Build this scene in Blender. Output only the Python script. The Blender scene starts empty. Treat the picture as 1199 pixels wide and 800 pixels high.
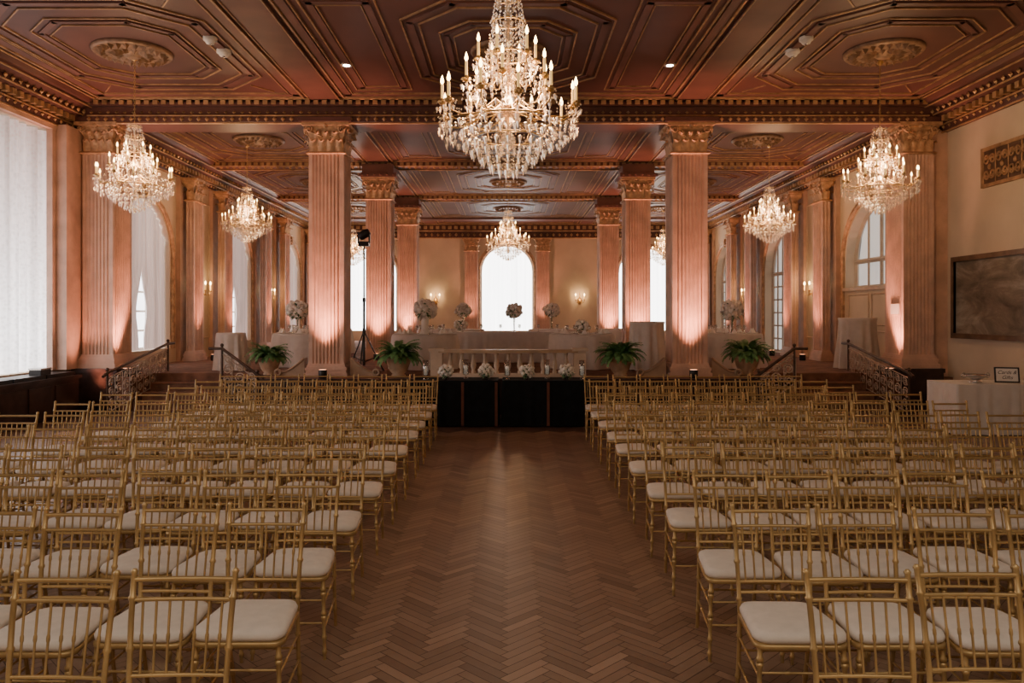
import bpy, math, random
from mathutils import Vector, Matrix
random.seed(7)
SC=bpy.context.scene; C=SC.collection; PI=math.pi
R=math.radians
ORD=['first','second','third','fourth','fifth','sixth','seventh','eighth','ninth','tenth','eleventh','twelfth']
sin,cos=math.sin,math.cos
# ------------------------------------------------------------------ mesh builder
class MB:
    def __init__(s): s.v=[];s.f=[];s.sm=[]
    def add(s,vs,fs,smooth=False,T=None):
        n=len(s.v)
        if T is not None: vs=[tuple(T@Vector(p)) for p in vs]
        s.v+=[tuple(p) for p in vs]; s.f+=[[i+n for i in f] for f in fs]; s.sm+=[smooth]*len(fs); return s
    def box(s,x0,x1,y0,y1,z0,z1,T=None):
        return s.add([(x0,y0,z0),(x1,y0,z0),(x1,y1,z0),(x0,y1,z0),(x0,y0,z1),(x1,y0,z1),(x1,y1,z1),(x0,y1,z1)],
          [(0,3,2,1),(4,5,6,7),(0,1,5,4),(1,2,6,5),(2,3,7,6),(3,0,4,7)],False,T)
    def bar(s,p,q,w,h):
        p=Vector(p);q=Vector(q);d=(q-p);L=d.length
        if L<1e-6: return s
        d/=L; side=d.cross(Vector((0,0,1)))
        if side.length<1e-3: side=Vector((1,0,0))
        side.normalize(); up=side.cross(d)
        a=side*w/2;b=up*h/2
        vs=[p-a-b,p+a-b,p+a+b,p-a+b,q-a-b,q+a-b,q+a+b,q-a+b]
        return s.add(vs,[(0,1,2,3),(7,6,5,4),(0,4,5,1),(1,5,6,2),(2,6,7,3),(3,7,4,0)])
    def lathe(s,prof,seg=12,c=(0,0,0),T=None,smooth=True,sx=1,sy=1):
        vs=[];n=len(prof)
        for r,z in prof:
            for k in range(seg):
                a=2*PI*k/seg; vs.append((c[0]+r*cos(a)*sx,c[1]+r*sin(a)*sy,c[2]+z))
        fs=[]
        for i in range(n-1):
            for k in range(seg):
                k2=(k+1)%seg; fs.append((i*seg+k,i*seg+k2,(i+1)*seg+k2,(i+1)*seg+k))
        s.add(vs,fs,smooth,T)
        if prof[0][0]>1e-4: s.add(vs[:seg],[tuple(range(seg))[::-1]],False,T)
        if prof[-1][0]>1e-4: s.add(vs[-seg:],[tuple(range(seg))],False,T)
        return s
    def tube(s,pts,r,seg=6,smooth=True):
        pts=[Vector(p) for p in pts];n=len(pts)
        rs=list(r) if isinstance(r,(list,tuple)) else [r]*n
        vs=[];ref=None
        for i in range(n):
            t=(pts[min(i+1,n-1)]-pts[max(i-1,0)])
            if t.length<1e-9: t=Vector((0,0,1))
            t.normalize()
            if ref is None: ref=Vector((0,0,1)) if abs(t.z)<.9 else Vector((1,0,0))
            a=(ref-t*ref.dot(t)).normalized(); ref=a; b=t.cross(a)
            for k in range(seg):
                an=2*PI*k/seg; vs.append(pts[i]+(a*cos(an)+b*sin(an))*rs[i])
        fs=[(i*seg+k,i*seg+(k+1)%seg,(i+1)*seg+(k+1)%seg,(i+1)*seg+k) for i in range(n-1) for k in range(seg)]
        s.add(vs,fs,smooth); s.add(vs[:seg],[tuple(range(seg))[::-1]]); s.add(vs[-seg:],[tuple(range(seg))]); return s
    def sph(s,c,r,seg=8,rings=5,sq=(1,1,1),jit=0):
        vs=[]
        for i in range(rings+1):
            th=PI*i/rings
            for k in range(seg):
                a=2*PI*k/seg; rr=r*(1+random.uniform(-jit,jit))
                vs.append((c[0]+rr*sin(th)*cos(a)*sq[0],c[1]+rr*sin(th)*sin(a)*sq[1],c[2]-rr*cos(th)*sq[2]))
        fs=[(i*seg+k,i*seg+(k+1)%seg,(i+1)*seg+(k+1)%seg,(i+1)*seg+k) for i in range(rings) for k in range(seg)]
        return s.add(vs,fs,True)
    def octa(s,c,r,h,h2=None):
        h2=h if h2 is None else h2
        x,y,z=c
        return s.add([(x+r,y,z),(x,y+r,z),(x-r,y,z),(x,y-r,z),(x,y,z+h),(x,y,z-h2)],[(0,1,4),(1,2,4),(2,3,4),(3,0,4),(1,0,5),(2,1,5),(3,2,5),(0,3,5)])
    def torus(s,c,R_,r,axis='z',seg=14,t=5,a0=0,a1=2*PI):
        pts=[]
        for k in range(seg+1):
            a=a0+(a1-a0)*k/seg; u,v=R_*cos(a),R_*sin(a)
            p={'z':(u,v,0),'x':(0,u,v),'y':(u,0,v)}[axis]; pts.append((c[0]+p[0],c[1]+p[1],c[2]+p[2]))
        return s.tube(pts,r,t)
    def build(s,name,m,parent=None,kind=None,label=None):
        me=bpy.data.meshes.new(name); me.from_pydata(s.v,[],s.f); me.polygons.foreach_set('use_smooth',s.sm)
        me.materials.append(m); me.update()
        o=bpy.data.objects.new(name,me); C.objects.link(o)
        if parent is not None: o.parent=parent
        if kind: o['kind']=kind
        if label: o['label']=label
        return o
def tag(o,label,cat,group=None):
    o['label']=label;o['category']=cat
    if group:o['group']=group
    return o
def thing(name,label,cat,loc=(0,0,0),rz=0,group=None):
    o=bpy.data.objects.new(name,None); C.objects.link(o); o.location=loc; o.rotation_euler=(0,0,rz); o.empty_display_size=.1
    return tag(o,label,cat,group)
def copy_tree(o,parent=None):
    c=o.copy(); C.objects.link(c)
    if parent is not None: c.parent=parent
    for ch in KIDS.get(o.name) or []: copy_tree(ch,c)
    return c
KIDS={}
def index(root):
    KIDS[root.name]=list(root.children)
    for c in root.children: index(c)
def dup(root,loc,rz=0,label=None,scale=None,group=None):
    if root.name not in KIDS: index(root)
    c=copy_tree(root); c.location=loc; c.rotation_euler=(0,0,rz)
    if label:c['label']=label
    if group:c['group']=group
    if scale:c.scale=(scale,)*3
    return c
# ------------------------------------------------------------------ materials
def mat(name,col,rough=.5,metal=0,var=.15,scale=6,bump=0,es=0,ec=None,alpha=1,trans=0,bscale=None,spec=.5,sheen=0):
    m=bpy.data.materials.new(name); m.use_nodes=True; nt=m.node_tree; N=nt.nodes; L=nt.links
    b=N['Principled BSDF']
    tc=N.new('ShaderNodeTexCoord'); no=N.new('ShaderNodeTexNoise'); no.inputs['Scale'].default_value=scale; no.inputs['Detail'].default_value=5
    L.new(tc.outputs['Object'],no.inputs['Vector'])
    r=N.new('ShaderNodeValToRGB'); r.color_ramp.elements[0].position=.3; r.color_ramp.elements[1].position=.7
    r.color_ramp.elements[0].color=[max(0,c*(1-var)) for c in col]+[1]; r.color_ramp.elements[1].color=[min(1,c*(1+var)) for c in col]+[1]
    L.new(no.outputs['Fac'],r.inputs['Fac']); L.new(r.outputs['Color'],b.inputs['Base Color'])
    b.inputs['Roughness'].default_value=rough; b.inputs['Metallic'].default_value=metal; b.inputs['Alpha'].default_value=alpha
    b.inputs['Transmission Weight'].default_value=trans; b.inputs['Specular IOR Level'].default_value=spec
    if sheen: b.inputs['Sheen Weight'].default_value=sheen
    if es: b.inputs['Emission Color'].default_value=list(ec or col)+[1]; b.inputs['Emission Strength'].default_value=es
    if bump:
        n2=N.new('ShaderNodeTexNoise'); n2.inputs['Scale'].default_value=bscale or scale*6; n2.inputs['Detail'].default_value=4; L.new(tc.outputs['Object'],n2.inputs['Vector'])
        bp=N.new('ShaderNodeBump'); bp.inputs['Strength'].default_value=bump; bp.inputs['Distance'].default_value=.02; L.new(n2.outputs['Fac'],bp.inputs['Height']); L.new(bp.outputs['Normal'],b.inputs['Normal'])
    return m
m_ceil=mat('ceiling_paint',(.125,.055,.045),.5,0,.25,.7,spec=.4)
m_ceil2=mat('coffer_paint',(.165,.076,.060),.5,0,.25,1.2,spec=.4)
m_gold=mat('gilt_trim',(.50,.32,.17),.42,.4,.35,5,.3)
m_gold2=mat('dull_gilt',(.42,.265,.145),.5,.3,.35,6,.3)
m_med=mat('medallion_gilt',(.27,.165,.10),.5,.25,.4,8,.3)
m_stone=mat('pink_stone',(.62,.415,.32),.6,0,.18,3,.35,bscale=25)
m_cap=mat('capital_plaster',(.54,.34,.20),.5,.2,.35,8,.4)
m_wall=mat('cream_plaster',(.66,.54,.41),.8,0,.07,1.5,.15)
m_wallR=mat('wall_panel',(.64,.54,.41),.8,0,.07,1.5,.1)
m_marb=mat('dark_marble',(.045,.025,.02),.3,0,.6,4)
m_cream=mat('cream_stone',(.62,.49,.37),.6,0,.12,5,.15)
m_scroll=mat('scroll_stone',(.42,.30,.21),.6,0,.15,5,.15)
m_rail=mat('tan_stone_rail',(.46,.32,.20),.45,0,.15,5,.15)
m_chair=mat('chair_gold',(.52,.36,.155),.33,.48,.14,9)
m_cush=mat('cream_cushion',(.78,.71,.61),.85,0,.05,20,.1,sheen=.2)
m_white=mat('linen_white',(.66,.61,.56),.85,0,.06,8,.1)
m_blk=mat('black_linen',(.008,.010,.011),.85,0,.3,8,.1,spec=.2)
m_brn=mat('brown_runner',(.14,.05,.03),.8,0,.2,8)
m_black=mat('black_plastic',(.012,.012,.013),.4,0,.2,8)
m_iron=mat('bronze_iron',(.10,.065,.05),.4,.5,.3,10)
m_lace=mat('pale_ironwork',(.52,.42,.34),.45,.3,.2,10)
m_bulb=mat('lamp_glow',(1,.62,.25),.5,0,0,5,es=20,ec=(1,.64,.26))
m_candle=mat('candle_sleeve',(.85,.58,.22),.5,0,.05,5,es=.8,ec=(1,.58,.18))
m_brass=mat('brass',(.60,.40,.17),.3,.8,.15,9)
m_leaf=mat('fern_leaf',(.12,.28,.095),.5,0,.4,9)
m_leaf2=mat('dark_leaf',(.10,.19,.08),.6,0,.4,9)
m_bloom=mat('pale_bloom',(.92,.87,.80),.75,0,.1,16)
m_pink=mat('blush_bloom',(.90,.80,.74),.75,0,.2,16)
m_terra=mat('planter_clay',(.54,.37,.24),.6,0,.2,7,.3)
m_silver=mat('silver',(.6,.58,.55),.25,.9,.1,6)
m_carpet=mat('stage_carpet',(.19,.095,.06),.95,0,.4,4,.4)
m_dark=mat('dark_border',(.11,.065,.046),.42,0,.3,5)
m_frame=mat('window_paint',(.52,.44,.36),.5,0,.1,5)
m_paper=mat('card_paper',(.85,.82,.76),.7,0,.02,5)
m_wax=mat('white_wax',(.9,.85,.76),.6,0,.05,5,es=.2)
def glassy(name,col,mixg,rough=.05,em=0):
    m=bpy.data.materials.new(name); m.use_nodes=True; nt=m.node_tree;N=nt.nodes;L=nt.links
    N.remove(N['Principled BSDF']); out=N['Material Output']
    t=N.new('ShaderNodeBsdfTransparent'); t.inputs[0].default_value=list(col)+[1]
    g=N.new('ShaderNodeBsdfGlossy'); g.inputs['Roughness'].default_value=rough; g.inputs[0].default_value=list(col)+[1]
    mx=N.new('ShaderNodeMixShader'); mx.inputs[0].default_value=mixg
    no=N.new('ShaderNodeTexNoise'); no.inputs['Scale'].default_value=30; tc=N.new('ShaderNodeTexCoord'); L.new(tc.outputs['Object'],no.inputs['Vector'])
    ma=N.new('ShaderNodeMath'); ma.operation='MULTIPLY_ADD'; ma.inputs[1].default_value=.25; ma.inputs[2].default_value=mixg-.12; L.new(no.outputs['Fac'],ma.inputs[0]); L.new(ma.outputs[0],mx.inputs[0])
    L.new(t.outputs[0],mx.inputs[1]); L.new(g.outputs[0],mx.inputs[2])
    last=mx
    if em:
        e=N.new('ShaderNodeEmission'); e.inputs[0].default_value=(1,.74,.48,1); e.inputs[1].default_value=em
        ad=N.new('ShaderNodeAddShader'); L.new(mx.outputs[0],ad.inputs[0]); L.new(e.outputs[0],ad.inputs[1]); last=ad
    L.new(last.outputs[0],out.inputs[0]); return m
m_glass=glassy('clear_glass',(.92,.92,.9),.3)
m_crys=glassy('cut_crystal',(1,.92,.82),.48,.12,.09)  # slight warm glow put into the crystal for sparkle
def curtain_mat(name,col,st,fold=18,lo=.55,diff=.5,top=None):  # daylight through the cloth put in as glow, fold shading as brightness bands
    m=bpy.data.materials.new(name); m.use_nodes=True; nt=m.node_tree;N=nt.nodes;L=nt.links
    b=N['Principled BSDF']; b.inputs['Base Color'].default_value=(diff,diff*.93,diff*.87,1); b.inputs['Roughness'].default_value=.9
    tc=N.new('ShaderNodeTexCoord'); mp=N.new('ShaderNodeMapping'); mp.inputs['Scale'].default_value=(fold,fold,.25)
    no=N.new('ShaderNodeTexNoise'); no.inputs['Scale'].default_value=.6; no.inputs['Detail'].default_value=3
    L.new(tc.outputs['Object'],mp.inputs[0]); L.new(mp.outputs[0],no.inputs['Vector'])
    mr=N.new('ShaderNodeMapRange'); mr.inputs[1].default_value=.3; mr.inputs[2].default_value=.7; mr.inputs[3].default_value=lo*st; mr.inputs[4].default_value=st
    L.new(no.outputs['Fac'],mr.inputs[0]); b.inputs['Emission Color'].default_value=list(col)+[1]
    last=mr.outputs[0]
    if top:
        # daylight gradient put into the glow: pinker and dimmer towards the top
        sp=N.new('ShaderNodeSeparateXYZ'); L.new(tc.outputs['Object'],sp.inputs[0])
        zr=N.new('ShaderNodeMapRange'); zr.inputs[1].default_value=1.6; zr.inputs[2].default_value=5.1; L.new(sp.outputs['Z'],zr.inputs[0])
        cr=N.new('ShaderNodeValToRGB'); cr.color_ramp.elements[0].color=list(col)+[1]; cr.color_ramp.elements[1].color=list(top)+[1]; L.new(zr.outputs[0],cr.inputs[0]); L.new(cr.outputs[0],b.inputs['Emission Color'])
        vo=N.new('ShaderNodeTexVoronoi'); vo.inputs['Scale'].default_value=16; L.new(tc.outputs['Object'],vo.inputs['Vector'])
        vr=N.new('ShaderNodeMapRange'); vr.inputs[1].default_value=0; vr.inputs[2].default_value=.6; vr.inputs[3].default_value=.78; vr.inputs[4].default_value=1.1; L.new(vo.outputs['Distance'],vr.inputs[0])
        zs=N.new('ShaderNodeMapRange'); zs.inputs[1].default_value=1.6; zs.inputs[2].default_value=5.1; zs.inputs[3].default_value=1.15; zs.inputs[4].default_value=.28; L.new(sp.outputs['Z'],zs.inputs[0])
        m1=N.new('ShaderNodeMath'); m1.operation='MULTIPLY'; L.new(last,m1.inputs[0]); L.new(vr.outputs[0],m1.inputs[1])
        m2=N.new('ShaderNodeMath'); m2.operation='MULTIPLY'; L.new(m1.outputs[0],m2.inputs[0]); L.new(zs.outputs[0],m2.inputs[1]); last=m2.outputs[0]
    L.new(last,b.inputs['Emission Strength'])
    return m
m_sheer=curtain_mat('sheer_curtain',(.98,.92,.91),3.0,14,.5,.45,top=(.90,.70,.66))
m_sheerP=curtain_mat('pink_sheer',(.92,.66,.59),.75,12,.45,.5)
m_back=curtain_mat('bright_sheer',(1,.98,.96),8,6,.8)
m_sky=mat('daylight_pane',(.8,.85,.9),.5,0,.05,2,es=4,ec=(.95,.95,1))
m_sky2=mat('dim_pane',(.4,.42,.42),.3,0,.3,2,es=.6,ec=(1,.93,.86))
# floor wood
def wood():
    m=bpy.data.materials.new('herringbone_wood'); m.use_nodes=True; nt=m.node_tree;N=nt.nodes;L=nt.links;b=N['Principled BSDF']
    a=N.new('ShaderNodeAttribute'); a.attribute_name='rnd'
    r=N.new('ShaderNodeValToRGB'); r.color_ramp.elements[0].color=(.19,.118,.08,1); r.color_ramp.elements[1].color=(.47,.315,.22,1)
    L.new(a.outputs['Fac'],r.inputs[0])
    tc=N.new('ShaderNodeTexCoord'); no=N.new('ShaderNodeTexNoise'); no.inputs['Scale'].default_value=14; no.inputs['Detail'].default_value=6; L.new(tc.outputs['Object'],no.inputs['Vector'])
    mx=N.new('ShaderNodeMix'); mx.data_type='RGBA'; mx.blend_type='MULTIPLY'; mx.inputs[0].default_value=.4
    L.new(r.outputs[0],mx.inputs[6]); r2=N.new('ShaderNodeValToRGB'); r2.color_ramp.elements[0].color=(.6,.55,.5,1); r2.color_ramp.elements[1].color=(1.,1,1,1); L.new(no.outputs['Fac'],r2.inputs[0]); L.new(r2.outputs[0],mx.inputs[7])
    L.new(mx.outputs[2],b.inputs['Base Color'])
    n2=N.new('ShaderNodeTexNoise'); n2.inputs['Scale'].default_value=1.3; L.new(tc.outputs['Object'],n2.inputs['Vector'])
    mr=N.new('ShaderNodeMapRange'); mr.inputs[3].default_value=.30; mr.inputs[4].default_value=.44; L.new(n2.outputs['Fac'],mr.inputs[0]); L.new(mr.outputs[0],b.inputs['Roughness'])
    b.inputs['Specular IOR Level'].default_value=.65
    return m
m_wood=wood()
# ------------------------------------------------------------------ constants
XW=8.45; YB=35.0; YF=-2.5; HC=5.95; HB=5.5; ST=.65; SY=14.2
# ------------------------------------------------------------------ floor
def floor():
    W=.062;n=5;s=W/math.sqrt(2); vs=[];fs=[];rnd=[]
    x0,x1,y0,y1=-XW,XW,YF,12.1
    def put(a0,a1,b0,b1,o):
        cx=((a0+a1)/2-(b0+b1)/2)*s; cy=((a0+a1)/2+(b0+b1)/2)*s
        if not(x0-.1<cx<x1+.1 and y0<cy<y1): return
        e=.035; k=len(vs)
        for a,b in((a0+e,b0+e),(a1-e,b0+e),(a1-e,b1-e),(a0+e,b1-e)): vs.append(((a-b)*s,(a+b)*s,0))
        fs.append((k,k+1,k+2,k+3)); rnd.append(min(1,max(0,random.gauss(.5+o,.15))))
    lo=int((y0-x1)/2/s)-12; hi=int((y1+x1)/2/s)+12; mm=int((x1-x0)/s/2/n)+8
    for b in range(lo,hi):
        for m in range(-mm,mm):
            a=b+2*n*m; cx=(a-b)*s; cy=(a+b)*s
            if x0-1<cx<x1+1 and y0-1<cy<y1+1: put(a,a+n,b,b+1,.09)
            c0=b; d0=b-2*n+1-2*n*m; cx=(c0-d0)*s; cy=(c0+d0)*s
            if x0-1<cx<x1+1 and y0-1<cy<y1+1: put(c0,c0+1,d0,d0+n,-.09)
    k=len(vs); vs+= [(x0-.3,y0,-.002),(x1+.3,y0,-.002),(x1+.3,SY+1,-.002),(x0-.3,SY+1,-.002)]; fs.append((k,k+1,k+2,k+3)); rnd.append(0)
    me=bpy.data.meshes.new('floor'); me.from_pydata(vs,[],fs); me.materials.append(m_wood); me.materials.append(m_dark)
    me.polygons[len(fs)-1].material_index=1
    at=me.attributes.new('rnd','FLOAT','FACE'); at.data.foreach_set('value',rnd)
    o=bpy.data.objects.new('floor',me); C.objects.link(o); o['kind']='structure'
floor()
# stage floor
mb=MB()
mb.box(-5.2,5.2,SY,YB,0,ST); mb.box(-XW,-7.2,SY+.4,YB,0,ST); mb.box(7.2,XW,SY+.4,YB,0,ST)
mb.box(-7.2,-5.2,SY+1.45,YB,0,ST); mb.box(5.2,7.2,SY+1.45,YB,0,ST)
mb.build('floor_stage',m_carpet,kind='structure')
for i,sx in enumerate((-1,1)):
    mb=MB()
    for k in range(3):
        a,b=sorted((sx*5.22,sx*7.12)); mb.box(a,b,SY+.4+.35*k,SY+1.44,ST/4*k,ST/4*(k+1))
        mb.tube([(a+.01,SY+.4+.35*k,ST/4*(k+1)-.015),(b-.01,SY+.4+.35*k,ST/4*(k+1)-.015)],.02,6)
    tag(mb.build('stair_steps',m_carpet),'carpeted steps up to the raised floor at the '+('left' if i==0 else 'right'),'steps')
mb=MB(); mb.box(-5.2,5.2,SY-.05,SY-.003,0,ST-.02); mb.box(-5.22,5.22,SY-.08,SY-.003,ST-.1,ST+.01)
mb.build('trim_1',m_marb,kind='structure')
# ------------------------------------------------------------------ walls
def wallmesh(P,u0,u1,z1,ops,m,name,t=.35):
    mb=MB(); ops=sorted(ops); cur=u0
    def q(a,b,za,zb):
        if b-a>1e-4 and zb-za>1e-4: mb.add([P(a,za,0),P(b,za,0),P(b,zb,0),P(a,zb,0)],[(0,1,2,3)])
    for (uc,hw,zb,sp,ar) in ops:
        q(cur,uc-hw,0,z1); q(uc-hw,uc+hw,0,zb); cur=uc+hw
        n=20 if ar else 1; pts=[]
        for i in range(n+1):
            if ar: a=PI-PI*i/n; pts.append((uc+hw*cos(a),sp+hw*sin(a)))
            else: pts.append((uc-hw+2*hw*i/n,sp))
        for (ua,za),(ub,zb2) in zip(pts,pts[1:]):
            mb.add([P(ua,za,0),P(ub,zb2,0),P(ub,z1,0),P(ua,z1,0)],[(0,1,2,3)])
            mb.add([P(ua,za,0),P(ub,zb2,0),P(ub,zb2,t),P(ua,za,t)],[(0,1,2,3)])
        for u in (uc-hw,uc+hw): mb.add([P(u,zb,0),P(u,sp,0),P(u,sp,t),P(u,zb,t)],[(0,1,2,3)])
        mb.add([P(uc-hw,zb,0),P(uc+hw,zb,0),P(uc+hw,zb,t),P(uc-hw,zb,t)],[(0,1,2,3)])
    q(cur,u1,0,z1)
    return mb.build(name,m,kind='structure')
PL=lambda u,z,d:(-XW-d,u,z)
PR=lambda u,z,d:(XW+d,u,z)
PBk=lambda u,z,d:(u,YB+d,z)
WC=[17.95,24.0,29.95]
L_ops=[(5.2,2.3,.82,5.25,False),(12.1,2.1,.82,5.25,False)]+[(c,1.25,1.0,3.3,True) for c in WC]  # first opening is an unseen window added for light from the left
R_ops=[(c,1.3,ST if k else 2.5,3.15,True) for k,c in enumerate(WC)]
B_ops=[(-6.25,1.15,1.1,3.7,True),(-.05,1.15,1.1,3.8,True),(6.2,1.15,1.1,3.7,True)]
wallmesh(PL,YF,YB,HC,L_ops,m_wall,'wall_left'); wallmesh(PR,YF,YB,HC,R_ops,m_wallR,'wall_right')
wallmesh(PBk,-XW,XW,HC,B_ops,m_wall,'wall_back')
mb=MB(); mb.add([(-XW,YF,0),(XW,YF,0),(XW,YF,HC),(-XW,YF,HC)],[(0,1,2,3)]); mb.build('wall_front',m_wall,kind='structure')
wn=[0]
def window(P,uc,hw,zb,sp,ar,dep,pane,nv=3,nh=6,fm=None):
    wn[0]+=1; t=.06
    fr=MB()
    def top(u): return sp+(math.sqrt(max(0,hw*hw-(u-uc)**2)) if ar else 0)
    out=[(uc-hw,zb),(uc-hw,sp)]
    if ar: out+=[(uc+hw*cos(PI-PI*i/16),sp+hw*sin(PI-PI*i/16)) for i in range(1,16)]
    out+=[(uc+hw,sp),(uc+hw,zb),(uc-hw,zb)]
    for a,b in zip(out,out[1:]): fr.tube([P(a[0],a[1],dep),P(b[0],b[1],dep)],t,4,False)
    for k in range(1,nv+1):
        u=uc-hw+2*hw*k/(nv+1); fr.tube([P(u,zb,dep),P(u,top(u),dep)],.03 if k!=(nv+1)/2 else .05,4,False)
    for k in range(1,nh+1):
        z=zb+(sp-zb)*k/nh; fr.tube([P(uc-hw,z,dep),P(uc+hw,z,dep)],.025 if k<nh else .06,4,False)
    f=fr.build('window_%d'%wn[0],fm or m_frame,kind='structure')
    pn=MB(); n=16
    for i in range(n):
        a=uc-hw+2*hw*i/n;b=uc-hw+2*hw*(i+1)/n
        pn.add([P(a,zb,dep+.06),P(b,zb,dep+.06),P(b,top(b),dep+.06),P(a,top(a),dep+.06)],[(0,1,2,3)])
    pn.build('pane',pane,f)
    return f
def curtain(P,u0,u1,zb,topf,dep,m,name,label,amp=.04,fold=.17,pinch=None,group=None):
    mb=MB(); nu=max(24,int((u1-u0)/fold*6)); nz=14; vs=[];uc=(u0+u1)/2
    for j in range(nz+1):
        t=j/nz
        for i in range(nu+1):
            s=i/nu; u=u0+(u1-u0)*s; zt=topf(u); z=zb+(zt-zb)*t
            uu=u
            if pinch:
                side,zp,wd=pinch; k=math.exp(-((z-zp)/wd)**2)*.26
                if z<zp: k=max(k,.16)
                anchor=u0 if side<0 else u1; uu=anchor+(u-anchor)*(1-k)
            vs.append(P(uu,z,dep+amp*sin(s*(u1-u0)/fold*2*PI+.6*sin(5*s))+.4*amp*sin(s*31)))
    fs=[(j*(nu+1)+i,j*(nu+1)+i+1,(j+1)*(nu+1)+i+1,(j+1)*(nu+1)+i) for j in range(nz) for i in range(nu)]
    mb.add(vs,fs,True); o=mb.build(name,m); tag(o,label,'curtain',group); return o
archf=lambda uc,hw,sp:(lambda u:sp+math.sqrt(max(0,hw*hw-(u-uc)**2)))
for i,(uc,hw,zb,sp,ar) in enumerate(L_ops):
    window(PL,uc,hw,zb,sp,ar,.3,m_sky if ar else m_sky2,3,5)
    if not ar:
        curtain(PL,uc-hw+.02,uc+hw-.02,zb+.01,lambda u,s=sp:s-.03,.12,m_sheer,'sheer_curtain','white sheer curtain over the large left window '+('above the dark bench' if i==1 else 'added out of view for light'),amp=.06,fold=.26)
    else:
        f=archf(uc,hw-.03,sp)
        for sd in(-1,1):
            a,b=(uc-hw+.03,uc) if sd<0 else (uc,uc+hw-.03)
            curtain(PL,a,b,zb+.02,f,.1+.04*(sd>0),m_sheerP,'sheer_drape','pink sheer drape, %s half of the %s arched window on the left'%('near' if sd<0 else 'far',ORD[i-2]),.03,.13,pinch=(sd,1.9,.7))
for i,(uc,hw,zb,sp,ar) in enumerate(B_ops):
    window(PBk,uc,hw,zb,sp,ar,.3,m_sky,3,5)
    curtain(PBk,uc-hw+.02,uc+hw-.02,zb+.01,archf(uc,hw-.02,sp),.1,m_back,'sheer_curtain',['brightly backlit sheer curtain in the left arch of the far wall','brightly backlit sheer curtain in the central arch of the far wall','brightly backlit sheer curtain in the right arch of the far wall'][i],.03,.2)
for i,(uc,hw,zb,sp,ar) in enumerate(R_ops):
    window(PR,uc,hw,zb,sp,True,.28,m_sky2,3 if i==0 else 5,1 if i==0 else 6,m_frame)
# arch mouldings
tn=[1]
def trim(mb,m):
    tn[0]+=1; return mb.build('trim_%d'%tn[0],m,kind='structure')
def archtrim(P,uc,hw,zb,sp):
    mb=MB()
    for off,r in((.1,.05),(.2,.03)):
        pts=[P(uc-hw-off,zb,-.02),P(uc-hw-off,sp,-.02)]+[P(uc+(hw+off)*cos(PI-PI*i/20),sp+(hw+off)*sin(PI-PI*i/20),-.02) for i in range(1,20)]+[P(uc+hw+off,sp,-.02),P(uc+hw+off,zb,-.02)]
        mb.tube(pts,r,6)
    a=P(uc-.12,sp+hw,-.08);b=P(uc+.12,sp+hw+.32,.02)
    mb.box(min(a[0],b[0]),max(a[0],b[0]),min(a[1],b[1]),max(a[1],b[1]),a[2],b[2])
    trim(mb,m_cap)
for o in L_ops[2:]: archtrim(PL,*o[:4])
for o in R_ops: archtrim(PR,o[0],o[1],ST,o[3])
for o in B_ops: archtrim(PBk,*o[:4])
mb=MB()
for z0,z1 in((.85,1.45),(1.6,2.32)):
    for k in (0,1):
        a=17.95-1.15+1.2*k; b_=a+1.05; pts=[PR(a,z0,-.01),PR(b_,z0,-.01),PR(b_,z1,-.01),PR(a,z1,-.01),PR(a,z0,-.01)]
        for p,q in zip(pts,pts[1:]): mb.tube([p,q],.02,4)
mb.box(XW-.06,XW+.02,16.6,19.3,2.42,2.5); trim(mb,m_cream)
mb=MB()
for (a,b) in((10.0,10.0),(14.3,14.3)): mb.box(-XW-.02,-XW+.09,a-.2,b+.2,.82,5.4)
mb.box(-XW+.0,-XW+.28,14.22,14.8,.82,5.36)
mb.box(-XW-.02,-XW+.1,9.9,14.35,5.25,5.45); trim(mb,m_stone)
# ------------------------------------------------------------------ ceiling
mb=MB(); mb.box(-XW-.4,XW+.4,YF,YB+.4,HC,HC+.15); mb.build('ceiling',m_ceil,kind='structure')
rows=[3.26,9.13,15.0,20.87,26.73]
XC=3.47
mb=MB()
for sx in(-1,1): mb.box(sx*XC-.28,sx*XC+.28,YF,YB,5.91,HC)
for y in(20.87,26.73,32.6): mb.box(-XW,XW,y-.28,y+.28,5.84,HC)
for y in(3.26,9.13): mb.box(-XC-.28,XC+.28,y-.28,y+.28,5.88,HC)
trim(mb,m_ceil2)
g=MB()
for y in (9.13,20.87,26.73):
    xw=3.7 if y<10 else 8.0; zz=5.86 if y<10 else 5.82; k=0
    while -xw+k*.17<xw-.1:
        x=-xw+k*.17; g.box(x,x+.1,y+.28 if y<10 else y-.31,y+.34 if y<10 else y-.28,zz,zz+.09); g.octa((x+.05,y-.02 if y>10 else y+.18,zz+.01),.05,.05); k+=1
    for dy in(-.28,.28): g.tube([(-xw,y+dy,zz),(xw,y+dy,zz)],.02,5)
for sx in(-1,1):
    for dx in(-.28,.28):g.tube([(sx*XC+dx,YF,5.905),(sx*XC+dx,YB,5.905)],.012,5)
trim(g,m_gold2)
mb=MB(); mb.box(-XW,XW,14.66,15.34,5.6,HC); mb.box(-XW,XW,14.58,15.42,HB,5.6); mb.box(-XW,XW,14.54,15.46,5.80,5.86); trim(mb,m_ceil)
g=MB()
for k in range(int(2*8/.16)):
    x=-8+k*.16
    g.box(x,x+.09,14.52,14.60,5.82,5.90); g.octa((x+.05,14.57,5.55),.045,.05); 
    g.octa((x+.05,14.66,5.70),.04,.03)
g.tube([(-8,14.57,5.47),(8,14.57,5.47)],.02,5); g.tube([(-8,14.60,5.625),(8,14.60,5.625)],.018,5); g.tube([(-8,14.55,5.93),(8,14.55,5.93)],.02,5)
trim(g,m_gold)
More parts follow.
